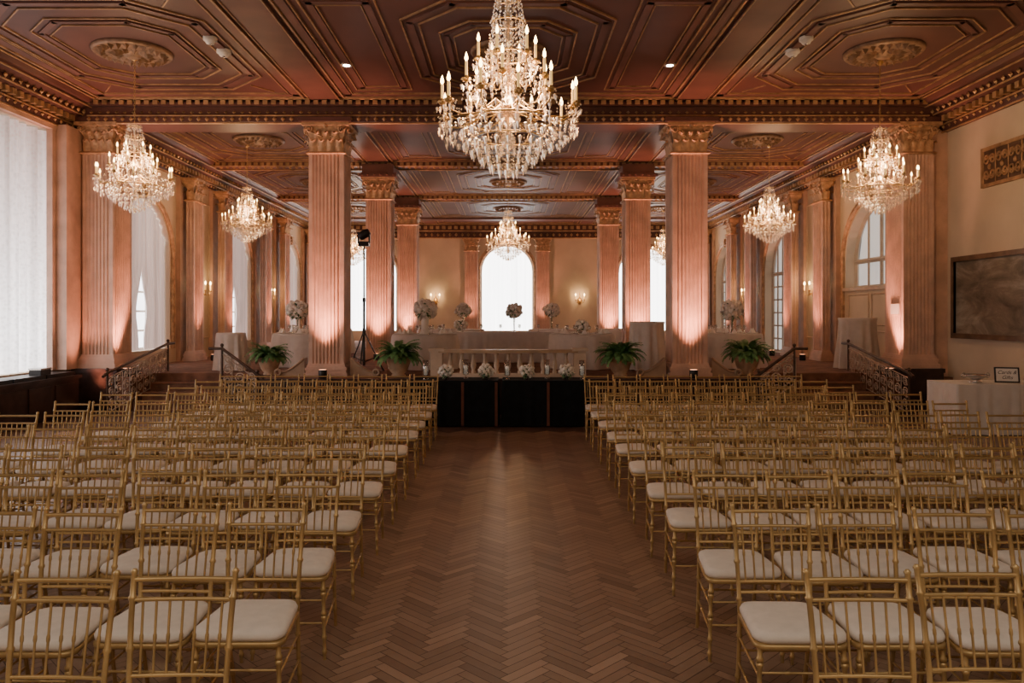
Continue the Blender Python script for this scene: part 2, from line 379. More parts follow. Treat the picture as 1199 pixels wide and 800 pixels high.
for sx in(-1,1):
    prof=[(XW,5.35),(XW-.1,5.35),(XW-.14,5.45),(XW-.14,5.55),(XW-.32,5.66),(XW-.32,5.74),(XW-.55,5.86),(XW-.62,HC)]
    mb=MB(); vs=[]; 
    for y in(YF,YB): vs+=[(sx*x,y,z) for x,z in prof]
    n=len(prof); mb.add(vs,[(i,i+1,n+i+1,n+i) for i in range(n-1)]); trim(mb,m_ceil)
    g=MB(); y=YF
    while y<YB-.7:
        g.box(min(sx*(XW-.15),sx*(XW-.27)),max(sx*(XW-.15),sx*(XW-.27)),y,y+.1,5.50,5.60)
        g.octa((sx*(XW-.36),y+.05,5.71),.045,.05); g.octa((sx*(XW-.15),y+.05,5.42),.035,.04); y+=.19
    for dx,z in((.11,5.34),(.16,5.47),(.34,5.65),(.5,5.80),(.63,5.93)): g.tube([(sx*(XW-dx),YF,z),(sx*(XW-dx),YB,z)],.018,5)
    trim(g,m_gold)
mb=MB(); mb.box(-XW,XW,YB-.15,YB,5.3,5.6); mb.box(-XW,XW,YB-.4,YB,5.6,HC); trim(mb,m_ceil)
g=MB()
for k in range(60): x=-8.2+k*.275; g.box(x,x+.15,YB-.45,YB-.4,5.68,5.82); g.octa((x+.07,YB-.17,5.45),.07,.09)
for z in(5.3,5.6,5.9): g.tube([(-8.4,YB-.2 if z<5.6 else YB-.42,z),(8.4,YB-.2 if z<5.6 else YB-.42,z)],.025,5)
trim(g,m_gold)
# coffer frames
def oct_pts(cx,cy,a,b,c,z): return [(cx-a+c,cy-b,z),(cx+a-c,cy-b,z),(cx+a,cy-b+c,z),(cx+a,cy+b-c,z),(cx+a-c,cy+b,z),(cx-a+c,cy+b,z),(cx-a,cy+b-c,z),(cx-a,cy-b+c,z)]
def rect_pts(x0,x1,y0,y1,z): return [(x0,y0,z),(x1,y0,z),(x1,y1,z),(x0,y1,z)]
def frame(mb,pts,w,h):
    for p,q in zip(pts,pts[1:]+pts[:1]):
        p=Vector(p);q=Vector(q);d=(q-p).normalized()*w*.4; mb.bar(p-d,q+d,w,h)
bays=[(3.54,8.85),(9.41,14.54),(15.5,20.59),(21.15,26.45),(27.01,32.32),(32.88,34.5)]
for bi,(y0,y1) in enumerate(bays):
    cy=(y0+y1)/2; hy=(y1-y0)/2
    g=MB(); d=MB(); z=HC-.005
    for (x0,x1) in((-XC+.28,XC-.28),(-7.8,-XC-.28),(XC+.28,7.8)):
        frame(g,rect_pts(x0+.10,x1-.10,y0+.10,y1-.10,z-.01),.032,.045)
        frame(d,rect_pts(x0+.2,x1-.2,y0+.2,y1-.2,z),.14,.03)
        frame(g,rect_pts(x0+.31,x1-.31,y0+.31,y1-.31,z-.005),.018,.035)
    if hy>1.5:
        for sx in(-1,1):
            a,b=sorted((sx*1.75,sx*2.75)); frame(g,rect_pts(a,b,y0+.55,y1-.55,z),.022,.035); frame(d,rect_pts(a+.12,b-.12,y0+.67,y1-.67,z),.1,.03); frame(g,rect_pts(a+.2,b-.2,y0+.75,y1-.75,z),.015,.035)
            cx=sx*5.85
            for q,(A,B_,cc,w) in enumerate(((1.6,2.0,.75,.024),(1.45,1.85,.68,.1),(1.32,1.7,.62,.020),(1.05,1.35,.48,.020),(.95,1.22,.44,.08),(.86,1.1,.4,.015))):
                frame(d if q in(1,4) else g,oct_pts(cx,cy,A,B_,cc,z),w,.035)
            for u in(-1,1):
                for v in(-1,1): g.bar((cx+u*1.55,cy+v*hy*.84,z),(cx+u*1.25,cy+v*1.75,z),.02,.03)
        for q,(A,B_,cc,w) in enumerate(((1.5,2.0,.7,.024),(1.38,1.85,.64,.1),(1.26,1.72,.58,.020),(1.0,1.25,.45,.020),(.9,1.12,.4,.07),(.8,1.0,.36,.015))):
            frame(d if q in(1,4) else g,oct_pts(0,cy,A,B_,cc,z),w,.035)
    trim(g,m_gold2); trim(d,m_ceil2)
    if hy>1.5 and bi>0:
        for cx,nm_ in((-5.85,'left'),(0,'central'),(5.85,'right')):
            K=.84; mm=MB(); mm.lathe([(r_*K,z_) for r_,z_ in [(0,-.09),(.12,-.1),(.16,-.06),(.34,-.05),(.38,-.07),(.44,-.06),(.62,-.04),(.66,-.06),(.70,-.02),(.70,0)]],28,(cx,cy,HC-.005))
            for rr_,nn_,ll_ in((.28*K,12,.14),(.53*K,24,.08)):
                for k in range(nn_):
                    a=2*PI*k/nn_; u=Vector((cos(a),sin(a),0)); v=Vector((-sin(a),cos(a),0)); c0=Vector((cx,cy,HC-.055)); w_=rr_*2.4/nn_
                    mm.add([c0+u*(rr_-ll_),c0+u*rr_+v*w_,c0+u*(rr_+ll_),c0+u*rr_-v*w_,c0+u*rr_-Vector((0,0,.07))],[(0,1,4),(1,2,4),(2,3,4),(3,0,4)])
            tag(mm.build('ceiling_medallion',m_med),'gilt round ceiling rosette, %s panel of the %s ceiling bay'%(nm_,ORD[bi-1]),'ceiling medallion')
# ------------------------------------------------------------------ columns
def shaftmesh(wx,wy,z0,z1,n=6):
    out=[]
    hx,hy=wx/2,wy/2
    def side(L,n):
        res=[(0,0)];m=.09*L; fw=(L-2*m)/n; dp=min(.034,fw*.42)
        for k in range(n):
            a=m+k*fw; g=fw*.12
            res+=[(a+g,0),(a+g+.005,dp*.65),(a+fw/2,dp),(a+fw-g-.005,dp*.65),(a+fw-g,0)]
        return res
    for t,d in side(wx,n): out.append((-hx+t,-hy+d))
    ny=max(1,round(n*wy/wx))
    for t,d in side(wy,ny): out.append((hx-d,-hy+t))
    for t,d in side(wx,n): out.append((hx-t,hy-d))
    for t,d in side(wy,ny): out.append((-hx+d,hy-t))
    mb=MB(); N=len(out); vs=[(x,y,z0) for x,y in out]+[(x,y,z1) for x,y in out]
    mb.add(vs,[(i,(i+1)%N,N+(i+1)%N,N+i) for i in range(N)]); return mb
def leaf(mb,b,n,t,w,h,out):
    b=Vector(b);n=Vector(n);t=Vector(t);vs=[]
    S=[(0,0,0,.8),(.35,.05,.35,1),(.7,.25,.72,.9),(.92,.65,.96,.7),(1,1,.93,.45),(.95,1.1,.80,.15)]
    for _,o,hh,ww in S:
        for k in(-1,-.5,0,.5,1):
            vs.append(b+n*(out*o+.02*(1-abs(k))*(1 if k else 1.4))+t*(w/2*ww*k)+Vector((0,0,h*hh*(1 if k%1==0 else .97))))
    mb.add(vs,[(i*5+k,i*5+k+1,(i+1)*5+k+1,(i+1)*5+k) for i in range(5) for k in range(4)],True)
def capmesh(wx,wy,z0,z1):
    mb=MB(); h=z1-z0; hx,hy=wx/2,wy/2
    def ring(e,z): return [(-hx-e,-hy-e,z),(hx+e,-hy-e,z),(hx+e,hy+e,z),(-hx-e,hy+e,z)]
    lv=[(.025,z0-.05),(.05,z0-.03),(.025,z0),(-.02,z0+.01),(-.02,z0+h*.5),(.03,z0+h*.72),(.06,z0+h*.8),(.06,z0+h*.86),(.11,z0+h*.88),(.11,z1)]
    vs=[];
    for e,z in lv: vs+=ring(e,z)
    mb.add(vs,[(i*4+k,i*4+(k+1)%4,(i+1)*4+(k+1)%4,(i+1)*4+k) for i in range(len(lv)-1) for k in range(4)]+[(0,3,2,1),(len(lv)*4-4,len(lv)*4-3,len(lv)*4-2,len(lv)*4-1)])
    for n,t,hn,ht in(((0,-1,0),(1,0,0),hy,hx),((0,1,0),(-1,0,0),hy,hx),((1,0,0),(0,1,0),hx,hy),((-1,0,0),(0,-1,0),hx,hy)):
        n=Vector(n);t=Vector(t); c=n*(hn-.02)
        if ht<.15: cnt=1
        else: cnt=4
        for k in range(cnt): leaf(mb,c+t*((k+.5)/cnt*2-1)*ht+Vector((0,0,z0)),n,t,2*ht/cnt*1.0,h*.42,.10)
        for k in range(cnt-1): leaf(mb,c+t*((k+1)/cnt*2-1)*ht+Vector((0,0,z0+h*.2)),n,t,2*ht/cnt*.9,h*.5,.13)
        if cnt>1:
            mb.sph(c+n*.1+Vector((0,0,z0+h*.88)),.05,8,5)
            for q in range(9): mb.octa(c+n*.045+t*((q+.5)/9*2-1)*ht+Vector((0,0,z0-.03)),.03,.03)
            for sg in(-1,1):
                pts=[];rs=[]
                for q in range(14):
                    a=q/13*3.2*PI; rr=.085*(1-q/16); ctr=c+n*.10+t*sg*(ht-.03)+Vector((0,0,z0+h*.75)); pts.append(ctr+t*sg*rr*cos(a)*.9+Vector((0,0,rr*sin(a)))); rs.append(.018)
                mb.tube([c+t*sg*.06+n*.04+Vector((0,0,z0+h*.5))]+pts,[.016]+rs,5)
    return mb
def column(name,label,cat,x,y,z0,wx,wy,nfl=6,ztop=HB,plinth=None,grp=None):
    t=thing(name,label,cat,(x,y,z0),0,grp); H=ztop-z0; zc=H-.55
    b=MB(); hx,hy=wx/2,wy/2
    for e,za,zb in((.075,0,.08),(.05,.08,.13),(.06,.13,.18),(.035,.18,.22),(.02,.22,.26)):
        b.box(-hx-e,hx+e,-hy-e,hy+e,za,zb)
    b.build('base',m_stone,t)
    s=shaftmesh(wx,wy,.26,zc,nfl); s.build('shaft',m_stone,t)
    capmesh(wx,wy,zc,H).build('capital',m_cap,t)
    if plinth:
        p=MB(); p.box(-hx-.12,hx+.12 ,-hy-.12,hy+.12,-plinth,-.06); p.box(-hx-.14,hx+.14,-hy-.14,hy+.12,-.08,0); p.box(-hx-.15,hx+.15,-hy-.15,hy+.12,-plinth,-plinth+.14); p.build('plinth',m_marb,t)
    return t
cw=.67
nm={-1:'left',1:'right'}
for i,y in enumerate(rows[2:]):
    for sx in(-1,1):
        column('column','tall square fluted column, %s of the aisle, %s from the camera'%(nm[sx],ORD[i]),'column',sx*XC,y,ST,cw,cw,8)
        if i>0:
            b=MB(); b.box(sx*XC-.5,sx*XC+.5,y-.5,y+.5,HB,HB+.1); b.box(sx*XC-.42,sx*XC+.42,y-.42,y+.42,HB+.1,5.85)
            for q in range(6): b.octa((sx*XC-.42+q*.168,y-.5,HB+.05),.04,.04)
            trim(b,m_ceil2)
        else:
            b=MB(); b.box(sx*XC-.50,sx*XC+.50,y-.50,y+.5,HB-.002,HB+.08); trim(b,m_ceil)
PX=XW-.322
for sx in(-1,1):
    column('engaged_column','fluted column built against the %s wall on a dark marble plinth'%nm[sx],'column',sx*7.83,15.02,.82,.58,.72,7,plinth=.82)
    b=MB(); b.box(*sorted((sx*8.0,sx*XW)),14.78,15.5,.0,HB-.1); 
    ys=[19.95,22.1,25.8,28.0,31.75,33.9]
    for y in ys+([16.15] if sx<0 else []): b.box(*sorted((sx*(XW-.11),sx*(XW+.0))),y-.40,y+.40,ST,5.35)
    trim(b,m_stone)
    for i,y in enumerate(ys):
        column('pilaster','flat fluted pilaster on the %s wall, %s behind the engaged column'%(nm[sx],ORD[i]),'pilaster',sx*PX,y,ST,.2,.62,2,ztop=5.33)
    if sx<0: column('pilaster','flat fluted pilaster beside the marble plinth on the left wall','pilaster',-PX,16.15,ST,.2,.5,2,ztop=5.33)
for i,x in enumerate((-7.7,-4.65,-1.66,1.56,4.65,7.7)):
    column('pilaster','flat fluted pilaster on the far wall, %s from the left'%ORD[i],'pilaster',x,YB-.322,ST,.6,.2,5,ztop=5.28)
g=MB()
for (y0,y1,z0,z1) in((20.4,21.7,1.2,4.9),(26.2,27.6,1.2,4.9),(32.1,33.5,1.2,4.9)):
    for sx in(-1,1):
        pts=[(y0,z0),(y1,z0),(y1,z1),(y0,z1),(y0,z0)]
        for p,q in zip(pts,pts[1:]): g.tube([(sx*(XW-.01),p[0],p[1]),(sx*(XW-.01),q[0],q[1])],.025,4)
trim(g,m_cream)
b=MB()
for sx in(-1,1):
    b.box(*(sorted((sx*XW,sx*(XW-.05)))),YF,14.6,0,.22)
b.build('baseboard_side',m_marb,kind='structure')
# left bench below window
t=thing('window_bench','long dark bench ledge under the large left window','bench',(-8.15,11.9,0))
b=MB(); b.box(-.24,.22,-2.3,2.3,.05,.68); b.box(-.24,.18,-2.3,2.3,0,.06)
for k in range(6):
    y=-2.2+k*.75; b.box(.22,.24,y,y+.6,.12,.6)
b.build('body',m_marb,t); b=MB(); b.box(-.24,.27,-2.32,2.32,.68,.735)
b.build('ledge',m_marb,t)
for k in range(5): b=MB(); b.box(-.2,.2,-2.2+k*.89,-2.2+k*.89+.85,.735,.80); b.build('seat_pad',m_black,t)
t=thing('black_box','small black box on the window bench at far left','box',(-8.1,13.3,.80)); b=MB(); b.box(-.1,.1,-.15,.15,0,.09); b.build('body',m_black,t); b=MB(); b.box(-.11,.11,-.16,.16,.09,.12); b.build('lid',m_silver,t)
# ------------------------------------------------------------------ chairs
def turned(mb,p,q,r,rings,seg=7,r2=None):
    p=Vector(p);q=Vector(q); pts=[];rs=[]; r2=r2 or r
    L=(q-p).length; e=.007/L
    ts=[(0,1)]
    for t in rings: ts+=[(t-2*e,1),(t-e,1.45),(t+e,1.45),(t+2*e,1)]
    ts.append((1,1))
    for t,m in ts: pts.append(p+(q-p)*t); rs.append((r+(r2-r)*t)*m)
    mb.tube(pts,rs,seg)
def make_chair():
    t=thing('chiavari_chair','x','chair')
    def rr(hw0,hw1,hd,rad,n=5):
        out=[]
        for cx,cy,a0 in((hw1-rad,hd-rad,0),(-hw1+rad,hd-rad,PI/2),(-hw0+rad,-hd+rad,PI),(hw0-rad,-hd+rad,1.5*PI)):
            for k in range(n+1): a=a0+PI/2*k/n; out.append((cx+rad*cos(a),cy+rad*sin(a)))
        return out
    def lay(lv):
        mb=MB(); vs=[];n=0
        for hw0,hw1,hd,rad,z in lv:
            o=rr(hw0,hw1,hd,rad); n=len(o); vs+=[(x,y,z) for x,y in o]
        fs=[(i*n+k,i*n+(k+1)%n,(i+1)*n+(k+1)%n,(i+1)*n+k) for i in range(len(lv)-1) for k in range(n)]
        fs+=[tuple(range(n))[::-1],tuple(range((len(lv)-1)*n,len(lv)*n))]
        mb.add(vs,fs,True); return mb
    lay([(.195,.172,.195,.05,.412),(.203,.180,.202,.055,.417),(.203,.180,.202,.055,.432),(.197,.172,.196,.05,.438)]).build('seat_frame',m_chair,t)
    lay([(.190,.165,.190,.06,.438),(.201,.176,.201,.065,.448),(.204,.178,.204,.07,.462),(.198,.172,.197,.07,.478),(.175,.15,.172,.07,.487),(.09,.08,.09,.05,.491)]).build('cushion',m_cush,t)
    for s in(-1,1):
        mb=MB(); turned(mb,(s*.178,-.172,.415),(s*.193,-.200,0),.0118,[.12,.17,.42,.47,.72,.9],r2=.009); mb.build('leg',m_chair,t)
        mb=MB(); pts=[(s*.160,.250,0),(s*.163,.205,.22),(s*.166,.178,.42),(s*.170,.188,.58),(s*.176,.215,.76),(s*.181,.250,.915)]
        P=[];RS=[]
        for i in range(5):
            a=Vector(pts[i]);b=Vector(pts[i+1])
            for u,m in((0,1),(.42,1),(.46,1.4),(.5,1.4),(.54,1)): P.append(a+(b-a)*u); RS.append((.0105)*m)
        P+=[Vector(pts[-1]),Vector(pts[-1])+Vector((0,.003,.008)),Vector(pts[-1])+Vector((0,.006,.018))]; RS+=[.0105,.014,.006]
        mb.tube(P,RS,7); mb.build('back_post',m_chair,t)
    def back(z):
        pts=[(.42,.178,.166),(.58,.188,.170),(.76,.215,.176),(.915,.250,.181)]
        for a,b in zip(pts,pts[1:]):
            if z<=b[0]: u=(z-a[0])/(b[0]-a[0]); return a[1]+(b[1]-a[1])*u,a[2]+(b[2]-a[2])*u
        return pts[-1][1:]
    for z,r in((.895,.0095),(.828,.0078),(.575,.0075),(.525,.008)):
        y,w=back(z); mb=MB(); mb.tube([(-w+.000,y,z),(-w*.5,y+.006,z),(0,y+.008,z),(w*.5,y+.006,z),(w,y,z)],r,6); mb.build('back_rail',m_chair,t)
    for k in range(7):
        u=(k-3)/3.6; ya,wa=back(.575);yb,wb=back(.828)
        mb=MB(); turned(mb,(u*wa*.95,ya+.007*(1-u*u),.575),(u*wb*.95,yb+.007*(1-u*u),.828),.0048,[.5],5); mb.build('spindle',m_chair,t)
    def lp(s,f,z):
        if f: u=(.415-z)/.415; return (s*(.178+.015*u),-.172-.028*u,z)
        return (s*(.160+.006*z/.42),.250-.072*z/.42-.006,z)
    for s in(-1,1):
        for z in(.16,.29):
            mb=MB(); turned(mb,lp(s,1,z),lp(s,0,z+.02),.0060,[.35,.65],6); mb.build('stretcher',m_chair,t)
    for z in(.19,.31):
        mb=MB(); turned(mb,lp(-1,1,z),lp(1,1,z),.0060,[.33,.67],6); mb.build('stretcher',m_chair,t)
    mb=MB(); turned(mb,lp(-1,0,.24),lp(1,0,.24),.0060,[.33,.67],6); mb.build('stretcher',m_chair,t)
    return t
chair0=make_chair(); index(chair0); used=False; nch=0
PIT=.423
for n in range(11):
    for sx in(-1,1):
        for i in range(9 if n<8 else 8):
            yd=2.53+.895*n+ (.02*sin(n*2.1+sx)+.012*sin(i*1.7+n))
            x=sx*((.955 if sx<0 else 1.045)+.207+PIT*i+.0095*n)
            if (abs(x)-.25)*900/(yd+.25)>690: continue
            lab='gold chiavari chair, %s from the aisle, %s row from camera, %s block'%(ORD[i],ORD[n],nm[sx])
            loc=(x+random.uniform(-.003,.003),yd+random.uniform(-.05,.05),0); rz=R(random.uniform(-1.5,1.5))
            if not used: chair0.location=loc; chair0.rotation_euler=(0,0,rz); chair0['label']=lab; chair0['group']='gold chairs in rows either side of the aisle'; used=True
            else: dup(chair0,loc,rz,lab)
            nch+=1
print('chairs',nch)
# ------------------------------------------------------------------ chandeliers
def pend(mb,x,y,z,s=1): mb.octa((x,y,z-.03*s),.016*s,.012*s,.05*s)
def make_chandelier():
    t=thing('crystal_chandelier','x','chandelier')
    st=MB(); st.lathe([(0,.22),(.05,.25),(.07,.30),(.04,.36),(.02,.42),(.10,.50),(.12,.56),(.05,.62),(.02,.72),(.05,.8),(.07,.86),(.02,.95),(.015,1.1),(.04,1.2),(.02,1.28),(.015,1.42),(.05,1.50),(.01,1.56)],14)
    st.build('stem',m_crys,t)
    b=MB(); b.lathe([(.011,.22),(.011,1.55)],6); b.build('rod',m_brass,t)
    for rr_,zz_,w_,sg_ in((.40,.47,.009,28),(.30,.33,.008,24),(.14,1.30,.009,16),(.20,1.02,.008,18),(.10,1.5,.009,14)):
        ri=MB(); ri.torus((0,0,zz_),rr_,w_,seg=sg_); ri.build('hoop',m_brass,t)
    for k in range(6):
        a=2*PI*k/6; ri=MB(); ri.tube([(0,0,.56),(.2*cos(a),.2*sin(a),.50),(.4*cos(a),.4*sin(a),.47),(.36*cos(a),.36*sin(a),.38),(.3*cos(a),.3*sin(a),.33)],.006,5); ri.build('bracket',m_brass,t)
    tiers=[(12,.64,.55,.52,0),(6,.40,.78,.60,.26),(6,.27,.98,.8,0.0)]
    cr=MB()
    for n,rad,zc,z0,ph in tiers:
        for k in range(n):
            a=2*PI*k/n+ph+.13; rd=rad*(1 if k%2 else .93) ; zz=zc+(.0 if k%2 else .06 if n==12 else 0)
            c,s=cos(a),sin(a); P=lambda r,z:(r*c,r*s,z)
            arm=MB(); arm.tube([P(.05,z0),P(rd*.3,z0+.05),P(rd*.55,z0-.03),P(rd*.8,z0-.07+(zz-z0)*.3),P(rd*.97,zz-.07),P(rd,zz)],[.009,.008,.007,.007,.007,.007],6); ao=arm.build('arm',m_brass,t)
            cup=MB(); cup.lathe([(.006,-.02),(.03,-.01),(.045,.008),(.042,.012),(.016,.012),(.018,.03),(.014,.032)],10,P(rd,zz)); cup.build('drip_cup',m_brass,ao)
            ca=MB(); ca.lathe([(.013,0),(.013,.115),(.009,.12)],8,P(rd,zz+.03)); ca.build('candle',m_candle,ao)
            bu=MB(); bu.lathe([(.006,0),(.0155,.02),(.014,.04),(.004,.07),(0,.08)],8,P(rd,zz+.15)); bu.build('bulb',m_bulb,ao)
            for q in range(5):
                b=a+2*PI*q/5; pend(cr,rd*c+.045*cos(b),rd*s+.045*sin(b),zz-.02,.9)
                cr.octa((rd*c+.045*cos(b),rd*s+.045*sin(b),zz-.005),.008,.008)
            a2=a+2*PI/n
            for q in range(1,7):
                u=q/7; ax=(rd*c*(1-u)+rd*cos(a2)*u); ay=(rd*s*(1-u)+rd*sin(a2)*u); cr.octa((ax,ay,zz-.01-.22*u*(1-u)*1.6),.010,.012)
            for q in range(1,9):
                u=q/9; r0=.14; zt=1.30; r=r0+(rd-r0)*u**1.3; z=zt+(zz-.02-zt)*(1-(1-u)**1.5)-.05*sin(PI*u); cr.octa((r*c,r*s,z),.010,.014)
            for q in range(3): pend(cr,rd*c*.97,rd*s*.97,zz-.07-.06*q,1.1)
    for rad,z,n,s in((.62,.42,30,1.1),(.52,.36,26,1.2),(.43,.40,26,1.2),(.40,.30,24,1.2),(.33,.24,20,1.2),(.30,.31,18,1.1),(.24,.18,16,1.2),(.16,.12,12,1.2),(.08,.08,7,1.2),(.14,1.29,12,1.),(.20,1.0,14,1.),(.10,1.49,9,1.),(.17,1.14,12,.8),(.22,.88,14,1.),(.30,.72,18,1.),(.34,.60,20,1.)):
        for k in range(n):
            a=2*PI*(k+.5*(int(z*100)%2))/n; x,y=rad*cos(a),rad*sin(a); cr.octa((x,y,z+.02),.010,.010); pend(cr,x,y,z,s); cr.octa((x,y,z+.045),.008,.01)
    for k in range(18):
        a=2*PI*k/18
        for q in range(9):
            u=q/8; r=.40*(1-u)**.8+.03; z=.46-.40*u-.06*sin(PI*u); cr.octa((r*cos(a),r*sin(a),z),.010,.013)
        for q in range(7):
            u=q/6; r=.10*(1-u)+.14*u+.02; z=1.5-.2*u-.05*sin(PI*u); cr.octa((r*cos(a),r*sin(a),z),.008,.012)
        for q in range(8):
            u=q/7; r=.14*(1-u)**1.5+.20*u; z=1.28-.26*u; cr.octa((r*cos(a),r*sin(a),z),.008,.012)
    cr.sph((0,0,.035),.04,10,7)
    cr.build('crystal_drops',m_crys,t,kind='stuff')
    return t
ch0=make_chandelier(); index(ch0)
def light(kind,name,loc,power,col,**k):
    l=bpy.data.lights.new(name,kind); l.energy=power; l.color=col
    for a,b in k.items(): setattr(l,a,b)
    o=bpy.data.objects.new(name,l); C.objects.link(o); o.location=loc; return o
CH=[(0,7.3,3.15,1.0,'largest crystal chandelier hanging nearest, above the aisle'),
    (-5.88,12.1,3.45,.86,'crystal chandelier hanging near the left wall, closest on that side'),
    (5.95,12.3,3.45,.86,'crystal chandelier hanging near the right wall, closest on that side'),
    (-6.25,18.4,3.55,.84,'second crystal chandelier along the left wall'),
    (6.25,18.4,3.55,.84,'second crystal chandelier along the right wall'),
    (0,24.0,3.52,.97,'crystal chandelier in front of the central far window'),
    (-6.05,30.0,3.75,.88,'farthest crystal chandelier, seen between columns on the left'),
    (6.05,30.0,3.75,.88,'farthest crystal chandelier, seen between columns on the right')]
for i,(x,y,z,s,lab) in enumerate(CH):
    sz=s*(1.13 if i==0 else 1.05)
    if i==0: o=ch0; o.location=(x,y,z); o['label']=lab; o['group']='crystal chandeliers'
    else: o=dup(ch0,(x,y,z),.3*i,lab,s)
    o.scale=(s*1.05,s*1.05,sz)
    top=(HC-.03-z)/sz; c=MB(); 
    c.lathe([(.008,top-.10),(.03,top-.09),(.08,top-.03),(.085,top)],14)
    zz=1.54
    while zz<top-.09:
        a=int(round((zz-1.54)/.04))%2
        c.torus((0,0,zz+.02),.016,.005,'x' if a else 'y',8,4); zz+=.04
    c.build('chain',m_brass,o)
    light('POINT','chandelier_light',(x,y,z+.85*s),115 if i else 130,(1,.62,.34),shadow_soft_size=.25)
# ------------------------------------------------------------------ sconces
def make_sconce():
    t=thing('wall_sconce','x','wall lamp')
    b=MB(); b.lathe([(0,-.01),(.07,0),(.055,.03),(.02,.045),(0,.05)],14,T=Matrix.Rotation(PI/2,4,'X')@Matrix.Scale(1.6,4,(0,1,0))); b.tube([(0,0,.12),(0,-.02,.2),(0,0,.27)],[.02,.015,.004],6); b.build('backplate',m_brass,t)
    for s in(-1,1):
        a=MB(); a.tube([(0,-.03,0),(s*.05,-.10,-.06),(s*.11,-.13,-.05),(s*.13,-.14,.02)],.009,6); a.lathe([(.008,0),(.035,.012),(.014,.02),(.014,.03)],10,(s*.13,-.14,.02)); ao=a.build('arm',m_brass,t)
        c=MB(); c.lathe([(.012,0),(.012,.1),(.009,.102)],8,(s*.13,-.14,.05)); c.build('candle',m_candle,ao)
        c=MB(); c.lathe([(.006,0),(.02,.02),(.018,.045),(.004,.075)],8,(s*.13,-.14,.152)); c.build('bulb',m_bulb,ao)
    return t
sc0=make_sconce(); index(sc0); first=True
SCN=[(-XW,21.1,PI/2,'left','nearest'),(-XW,26.95,PI/2,'left','second'),(XW,21.2,-PI/2,'right','nearest'),(XW,26.95,-PI/2,'right','second'),(-3.3,YB,0,'far','left'),(3.25,YB,0,'far','right')]
for x,y,rz,wl,w in SCN:
    lab='brass candle sconce on the far wall, %s of the central window'%w if wl=='far' else '%s brass two-candle sconce on the %s wall'%(w,wl)
    n={'left':(.02,0),'right':(-.02,0),'far':(0,-.02)}[wl]
    loc=(x+n[0],y+n[1],2.45)
    if first: o=sc0; first=False; o.location=loc; o.rotation_euler=(0,0,rz); o['label']=lab; o['group']='wall sconces'
    else: o=dup(sc0,loc,rz,lab)
    if wl=='far': o.scale=(1.5,1.5,1.5)
    else: o.scale=(1.35,1.35,1.35)
    n={'left':(.3,0),'right':(-.3,0),'far':(0,-.35)}[wl]; light('POINT','sconce_light',(x+n[0],y+n[1],2.7),14,(1,.6,.28),shadow_soft_size=.06)
# ------------------------------------------------------------------ uplights
def make_up():
    t=thing('uplight','x','floor light'); b=MB(); b.lathe([(.07,0),(.08,.02),(.08,.15),(.075,.16)],12); b.build('can',m_black,t)
    b=MB(); b.lathe([(0,.155),(.07,.157),(.07,.162),(0,.163)],12); b.build('lens',mat('lens_amber',(1,.5,.3),.3,0,0,5,es=3,ec=(1,.4,.2)),t); return t
up0=make_up(); index(up0); fu=True
UPC=(1,.39,.24)
ups=[]
for i,y in enumerate(rows[2:]):
    for sx in(-1,1): ups.append((sx*XC,y-.62,ST,sx*XC,y-.30,1050,4.2,'at the foot of the %s column %s of the aisle'%(ORD[i],nm[sx])))
for sx in(-1,1):
    ups.append((sx*7.33,14.78,ST,sx*7.6,14.9,800,4.2,'at the foot of the %s wall column'%nm[sx]))
    for i,y in enumerate((19.9,22.2,25.8,28.1,31.9)): ups.append((sx*7.62,y,ST,sx*8.0,y,560,3.8,'below the %s pilaster along the %s wall'%(ORD[i],nm[sx])))
for i,x in enumerate((-4.65,-1.66,1.56,4.65)): ups.append((x,YB-.95,ST,x,YB-.55,480,3.8,'below the %s pilaster of the far wall'%ORD[i]))
ups.append((-7.62,14.36,0,-8.05,14.5,420,3.2,'on the floor beside the left window bench'))
for x,y,z,tx,ty,pw,tz,lab in ups:
    L_='small black uplight '+lab
    if fu: up0.location=(x,y,z); up0['label']=L_; up0['group']='uplights'; fu=False
    else: dup(up0,(x,y,z),0,L_)
    l=light('SPOT','uplight_lamp',(x,y,z+.2),pw,UPC,spot_size=R(58),spot_blend=1.0,shadow_soft_size=.06)
    d=Vector((tx-x,ty-y,tz)); l.rotation_euler=d.to_track_quat('-Z','Y').to_euler()
# ------------------------------------------------------------------ altar tables
def rect_cloth(mb,hx,hy,H,fold=.22,amp=.018):
    def seg(a,b):
        a=Vector(a);b=Vector(b);n=max(4,int((b-a).length/.035))
        return [a+(b-a)*i/n for i in range(n)]
    per=seg((-hx,-hy,0),(hx,-hy,0))+seg((hx,-hy,0),(hx,hy,0))+seg((hx,hy,0),(-hx,hy,0))+seg((-hx,hy,0),(-hx,-hy,0))
    N=len(per); vs=[]; lv=[1,.985,.8,.4,.02]
    for j,t in enumerate(lv):
        s=0
        for i,p in enumerate(per):
            s+=.035; k=(1-t)
            o=amp*(1+sin(s/fold*2*PI)+.5*sin(s/fold*9.1))*min(1,k*1.5)
            nx=(1 if p.x>=hx-1e-6 else -1 if p.x<=-hx+1e-6 else 0); ny=(1 if p.y>=hy-1e-6 else -1 if p.y<=-hy+1e-6 else 0)
            vs.append((p.x+nx*o,p.y+ny*o,H*t))
    mb.add(vs,[(j*N+i,j*N+(i+1)%N,(j+1)*N+(i+1)%N,(j+1)*N+i) for j in range(len(lv)-1) for i in range(N)],True)
    mb.add(vs[:N],[tuple(range(N))])
